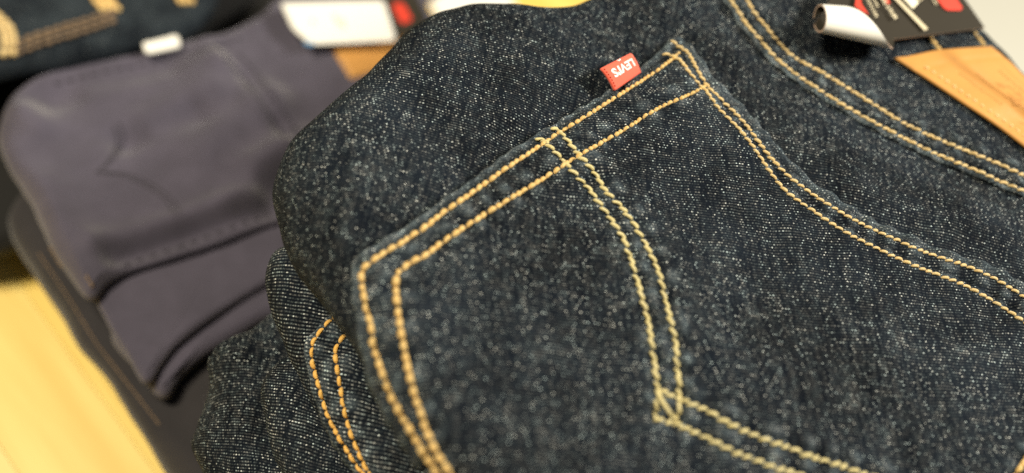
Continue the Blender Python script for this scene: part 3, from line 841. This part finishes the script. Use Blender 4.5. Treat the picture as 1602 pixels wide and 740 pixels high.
for i, l in enumerate((P2O, P2I)): sew('edge_stitching', l, [bvh2, bvhp2], 'orange', p2, length=0.0050, rad=0.00105, gap=0.06, seed=60 + i)

# the pair beneath, legs folded into soft lobes
z3 = ZT - 0.090
l3 = on_plane(520, 760, 0); l3.z = 0
J3 = empty('jeans', l3, 'crumpled dark jeans lowest of the denim pile, folded legs bulging to the left', 'jeans', 'dark denim jeans')
OUT3 = [(520, 470, .012), (470, 540, .010), (445, 562, .010), (420, 590, .012), (409, 615, .013), (412, 650, .014), (424, 690, .014), (440, 740, .014), (480, 820, .014), (650, 950, .015), (1000, 1000, .02), (1300, 800, .02), (1250, 500, .02), (900, 350, .02), (640, 400, .015)]
c3 = on_plane(760, 680, z3)
slab('folded_leg', OUT3, z3, M['denim_fold'], J3, n=380, rings=90, seed=21, rough=0.003, lam=0.03, rough2=0.0012, uvrot=3, center=(c3.x, c3.y))
z4 = ZT - 0.118
OUT4 = [(560, 440, .012), (480, 470, .012), (432, 490, .012), (400, 520, .013), (362, 533, .013), (336, 546, .014), (326, 570, .018), (326, 600, .022), (316, 640, .025), (303, 680, .027), (308, 715, .027), (330, 760, .026), (400, 860, .026), (620, 980, .026), (1000, 1000, .02), (1300, 800, .02), (1250, 520, .02), (900, 380, .02)]
c4 = on_plane(720, 700, z4)
slab('folded_leg', OUT4, z4, M['denim_fold'], J3, n=380, rings=90, seed=33, rough=0.004, lam=0.035, rough2=0.0012, uvrot=12, center=(c4.x, c4.y))
z5 = ZT - 0.165
OUT5 = [(x + 42, y, .036) for x, y, *_ in OUT4]
OUT6 = [(x + 30, y - 10, .030) for x, y, *_ in OUT5]
slab('folded_leg', OUT6, 0.064, M['denim_fold'], J3, n=160, rings=20, seed=36, rough=0.004, lam=0.04)
slab('folded_leg', OUT5, z5, M['denim_fold'], J3, n=160, rings=20, seed=35, rough=0.004, lam=0.04, center=(c4.x, c4.y))

# ------------------------------------------------------------------ the mauve trousers on the left
zp = 0.090
lpv = on_plane(280, 400, 0); lpv.z = 0.05
T = empty('trousers', lpv, 'mauve grey twill trousers folded on the left pile, white loop label on their edge', 'trousers')
PU1 = [(70, 120, .008), (220, 86, .008), (330, 62, .009), (400, 33, .010), (450, -5, .012), (600, -60, .012), (700, -25, .012), (672, 8, .010), (695, 50, .008), (705, 110, .008), (680, 250, .008),
       (560, 320, .004), (470, 338, .0035), (440, 346, .0035), (370, 372, .0035), (300, 396, .0035), (240, 415, .0035), (195, 432, .0035), (166, 448, .0035), (148, 468, .0035), (134, 466, .004), (100, 415, .006), (60, 345, .009), (22, 275, .010), (4, 230, .012), (6, 190, .013), (24, 150, .011)]
cP = on_plane(330, 220, zp)
FOLDS = [((400,265),(560,205),.006,.010),((420,300),(560,255),-.006,.009),((80,150),(260,110),-.005,.010),((200,215),(300,180),-.006,.008),((150,140),(330,110),.005,.010),
         ((240,195),(330,150),.006,.010),((320,240),(420,160),.005,.011),((360,330),(460,230),.004,.010),((330,70),(420,180),.004,.008),((345,75),(460,230),-.0035,.005),((60,300),(140,420),.004,.012),
         ((40,180),(60,200),.004,.008),((150,385),(400,310),.0035,.006),((180,405),(430,325),-.003,.005)]
FW = [(np.array(on_plane(*a, zp)[:2]), np.array(on_plane(*b, zp)[:2]), h, s) for a, b, h, s in FOLDS]
def pur_h(x, y):
    h = 0; p = np.array((x, y))
    for a, b, k, s in FW:
        ab = b - a; t = min(1, max(0, ((p - a) @ ab) / (ab @ ab))); d = p - a - ab * t
        h += 1.9 * k * math.exp(-(d @ d) / (2 * s * s))
    return h
pb, bvhP, _ = slab('seat_panel', PU1, zp, M['purple'], T, n=300, rings=70, seed=41, rough=0.003, lam=0.05, rough2=0.0008, uvrot=40, hfun=pur_h, center=(cP.x, cP.y))
zq = zp - 0.0065
PU2 = [(x, y, .0045) for x, y in ((100,400),(140,462),(175,525),(205,570),(224,600),(238,597),(252,572),(285,535),(340,495),(400,458),(440,436),(560,390),(620,300),(400,270),(200,330))]
cq = on_plane(330, 420, zq)
slab('folded_leg', PU2, zq, M['purple'], T, n=220, rings=40, seed=43, rough=0.002, lam=0.05, uvrot=40, center=(cq.x, cq.y))
zr = zp - 0.014
PU3 = [(180, 520, .007), (226, 596, .007), (250, 622, .007), (264, 622, .007), (285, 590, .007), (330, 552, .007), (380, 522, .007), (420, 500, .007), (520, 470, .007), (560, 380, .007), (300, 420, .007)]
cr = on_plane(350, 500, zr)
slab('folded_leg', PU3, zr, M['purple'], T, n=200, rings=30, seed=44, rough=0.002, lam=0.04, uvrot=40, center=(cr.x, cr.y))
arcs = ([(176,195),(183,215),(178,240),(160,262),(150,270)], [(150,270),(190,275),(230,292),(260,315),(275,340)])
for i, l in enumerate(arcs):
    sew('arc_stitching', l, [bvhP], 'ptone', pb, length=0.004, rad=0.0007, seed=70 + i, gap=-0.1)
    sew('arc_stitching', [(x + 10, y - 6 + 4 * i) for x, y in l], [bvhP], 'ptone', pb, length=0.004, rad=0.0007, seed=78 + i, gap=-0.1)
sew('hem_stitching', [(190,418),(240,400),(300,380),(360,357),(425,335)], [bvhP], 'ptone', pb, length=0.008, rad=0.0011, gap=0.4, seed=73)
sew('seam_stitching', [(80,132),(150,116),(220,101),(300,84),(380,58)], [bvhP], 'ptone', pb, length=0.008, rad=0.0011, gap=0.4, seed=74)
sew('side_stitching', [(22,282),(60,352),(100,422),(132,474)], [bvhP], 'brown', pb, length=0.004, rad=0.0008, seed=75, gap=-0.1)

# seams of the mauve pair: a slim yoke strip running down from the waist
ST = [(350,90),(385,130),(420,180),(450,225)]
sew('yoke_stitching', ST, [bvhP], 'ptone', pb, length=0.006, rad=0.001, gap=0.3, seed=76)
sew('yoke_stitching', [(x + 22, y - 8) for x, y in ST], [bvhP], 'ptone', pb, length=0.006, rad=0.001, gap=0.3, seed=77)

# its leather patch, mostly hidden behind the front jeans
S = coons([(512,66),(560,50),(620,34)], [(548,124),(600,110),(660,96)], [(512,66),(530,95),(548,124)], [(620,34),(640,64),(660,96)], 24, 20)
sheet('leather_patch', S, [bvhP], 0.0022, M['leather'], T, edges='tblr', wear_edge=0, label='tan leather patch half hidden by the front jeans')

# rounded flat things: label, cards
def rounded(pts, r, n=6):
    out = []; k = len(pts)
    for i in range(k):
        p = np.array(pts[i], float); a = np.array(pts[i-1], float) - p; b = np.array(pts[(i+1) % k], float) - p
        ra, rb = min(r, np.linalg.norm(a) * .45), min(r, np.linalg.norm(b) * .45)
        s = p + a / np.linalg.norm(a) * ra; e = p + b / np.linalg.norm(b) * rb
        for t in np.linspace(0, 1, n): out.append((1-t)**2 * s + 2*t*(1-t)*p + t*t*e)
    return out
def card(name, pts, z, th, mat, parent=None, r=8, bow=0.0, tilt=0.0):
    """thin card with rounded corners lying at height z, gently bowed"""
    q = rounded(pts, r); P = np.array([on_plane(x, y, z) for x, y in q]); c = P.mean(0)
    V, F = [], []; n = len(P); rings = 8
    ext = np.max(np.linalg.norm(P - c, axis=1))
    for lay in (1, 0):
        for k in range(rings, 0, -1):
            for p in P:
                w = c + (p - c) * k / rings
                d = np.linalg.norm(w - c) / ext
                w = w + np.array((0, 0, bow * d * d + (th if lay else 0))); V.append(w)
        V.append(c + np.array((0, 0, th if lay else 0)))
    H = n * rings + 1
    for lay in (0, 1):
        for k in range(rings - 1):
            for j in range(n):
                j2 = (j+1) % n; f = (k*n+j, k*n+j2, (k+1)*n+j2, (k+1)*n+j); F.append(tuple(lay*H + x for x in (f if lay == 0 else f[::-1])))
        for j in range(n): F.append(tuple(lay*H + x for x in ((rings-1)*n+j, (rings-1)*n+(j+1) % n, n*rings)))
    for j in range(n): F.append(((j+1) % n, j, H+j, H+(j+1) % n))
    # outward facing
    return mesh_obj(name, V, F, mat, parent)
lb = card('loop_label', [(222,68),(278,58),(284,76),(228,88)], zp + 0.004, 0.003, M['paper'], T, r=8)
lb['label'] = 'small white woven loop label'
dc = on_plane(520, 40, zp)
zc = zp + 0.012
HT = empty('hang_tag', (dc.x, dc.y, zp), 'white size card over a dark tag with red emblem, lying on the mauve trousers', 'hang tag')
card('size_card', [(438,6),(600,2),(621,66),(486,71),(457,46)], zc, 0.0006, M['card_back'], HT, r=7, bow=0.001)
card('dark_tag', [(560,-30),(640,-30),(668,30),(640,58),(600,52)], zc - 0.003, 0.0006, M['card_face'], HT, r=8)
card('red_emblem', [(612,6),(630,4),(646,32),(628,38)], zc - 0.0022, 0.0003, M['red_ink'], HT, r=6)
card('blue_print', [(474,65),(490,66),(492,71),(478,71)], zc + 0.0018, 0.0002, M['blue_ink'], HT, r=3)
for a, b in (((520,22),(528,40)), ((532,30),(536,46)), ((485,30),(488,38))):
    card('grey_print', [a, (a[0] + 6, a[1] - 1), (b[0] + 6, b[1] - 1), b], zc + 0.0008, 0.0002, M['grey_ink'], HT, r=2)

# ------------------------------------------------------------------ dark trousers under the mauve pair
zd = 0.060
ld = on_plane(150, 500, 0); ld.z = 0.0
D = empty('trousers', ld, 'dark slate trousers pressed under the mauve pair, folded edge along the wooden table', 'trousers')
DO = [(40, 300, .010), (14, 340, .012), (20, 375, .014), (60, 440, .015), (100, 500, .016), (125, 546, .012), (165, 590, .012), (200, 645, .012), (230, 692, .012), (260, 745, .018), (330, 830, .018), (480, 800, .018), (560, 600, .018), (560, 350, .018), (400, 250, .018), (150, 220, .014)]
cd = on_plane(300, 520, zd)
db, bvhD, _ = slab('folded_leg', DO, zd, M['slate'], D, n=260, rings=40, seed=51, rough=0.0012, lam=0.05, uvrot=40, center=(cd.x, cd.y))
DO2 = [(x + 14, y - 10, .018) for x, y, *_ in DO]
slab('folded_leg', DO2, 0.036, M['slate'], D, n=200, rings=20, seed=52, rough=0.001, lam=0.05, uvrot=40, center=(cd.x, cd.y))
sew('side_stitching', [(60,395),(110,470),(150,535),(200,600),(250,665)], [bvhD], 'brown', db, length=0.004, rad=0.0005, seed=80, gap=-0.1)

# ------------------------------------------------------------------ the jeans in the far left corner
zf = 0.105
lf = on_plane(100, 20, 0); lf.z = 0.0
K = empty('jeans', lf, 'dark jeans with thick tan stitching in the far upper left corner', 'jeans', 'dark denim jeans')
KO = [(-200, 180, .012), (-60, 140, .012), (0, 118, .012), (100, 100, .012), (200, 80, .012), (275, 64, .012), (322, 36, .012), (345, -10, .012), (365, -120, .012), (200, -250, .012), (-150, -200, .012), (-300, 0, .012)]
ck = on_plane(40, -20, zf)
kb, bvhK, _ = slab('seat_panel', KO, zf, M['denim_far'], K, n=220, rings=50, seed=61, rough=0.002, lam=0.05, uvrot=30, center=(ck.x, ck.y))
KO2 = [(x - 6, y + 2, .025) for x, y, *_ in KO]
slab('folded_leg', KO2, zf - 0.026, M['denim_far'], K, n=160, rings=20, seed=62, rough=0.002, lam=0.05, center=(ck.x, ck.y))
KO3 = [(x - 10, y + 2, .025) for x, y, *_ in KO]
slab('folded_leg', KO3, 0.052, M['denim_far'], K, n=160, rings=20, seed=63, rough=0.002, lam=0.05, center=(ck.x, ck.y))
S = coons([(-120,-60),(0,-90),(130,-110)], [(-120,120),(0,92),(205,34)], [(-120,-60),(-120,30),(-120,120)], [(130,-110),(160,-40),(205,34)], 70, 60)
kp, bvhkp = sheet('back_pocket', S, [bvhK], 0.003, M['denim_far'], K, uvrot=30, edges='br', seed=15, wear_edge=0, uvoff=(.4, .4), zref=zf)
BK = [bvhK, bvhkp]
for i in range(3):
    o_ = i * 8
    sew('edge_stitching', [(22, 84 - o_), (80, 64 - o_), (130, 49 - o_), (182, 32 - o_)], BK, 'brown', kp, length=0.006, rad=0.0016, seed=90 + i, gap=0.05)
for i in range(4):
    o_ = i * 9
    sew('hem_stitching', [(128 + o_, -30), (142 + o_, -8), (155 + o_, 10), (160 + o_, 18)], BK, 'tan', kp, length=0.006, rad=0.0020, seed=94 + i, gap=0.02)
for i in range(3):
    o_ = i * 9
    sew('arc_stitching', [(-60 + o_, 12), (-20 + o_, 24), (0 + o_, 44), (6 + o_, 66), (2 + o_, 90)], BK, 'pale', kp, length=0.007, rad=0.0018, seed=98 + i, gap=0.03)
for i in range(3):
    o_ = i * 9
    sew('seam_stitching', [(268 + o_, -25), (276 + o_, -8), (284 + o_, 8)], [bvhK], 'tan', kb, length=0.007, rad=0.0020, seed=104 + i)

# black trousers filling the gap behind
zb = 0.05
lbk = on_plane(380, 0, 0); lbk.z = 0
BT = empty('trousers', lbk, 'black folded trousers deep in the gap between the far jeans and the mauve pair', 'trousers')
BO = [(-200, 250, .02), (-140, 370, .015), (-60, 402, .012), (0, 398, .012), (60, 380, .012), (140, 380, .012), (250, 300, .02), (420, 120, .02), (470, -20, .02), (440, -120, .02), (300, -200, .02), (-100, -50, .02)]
cb = on_plane(220, 60, zb)
black = twill('black_twill', (0.010, 0.0095, 0.009))
slab('folded_leg', BO, zb, black, BT, n=180, rings=20, seed=64, r=.02, center=(cb.x, cb.y))

# ------------------------------------------------------------------ pale things behind the front jeans
a = [on_plane(*p, 0.0) for p in ((1200, -420), (1080, -60), (1900, 420), (2300, 0))]
V = [(p.x, p.y, z) for z in (0.010, 0.001) for p in a]
wb_ = mesh_obj('display_board', V, [(3,2,1,0),(4,5,6,7),(0,1,5,4),(1,2,6,5),(2,3,7,6),(3,0,4,7)], M['board'], None, smooth=False)
tag(wb_, 'pale grey display board on the table behind the waistband', 'board')
pp = card('paper_sheet', [(640,-60),(770,-60),(825,40),(690,40)], 0.001, 0.0006, M['paper'], None, r=4)
tag(pp, 'white paper sheet on the table just behind the front jeans', 'paper')
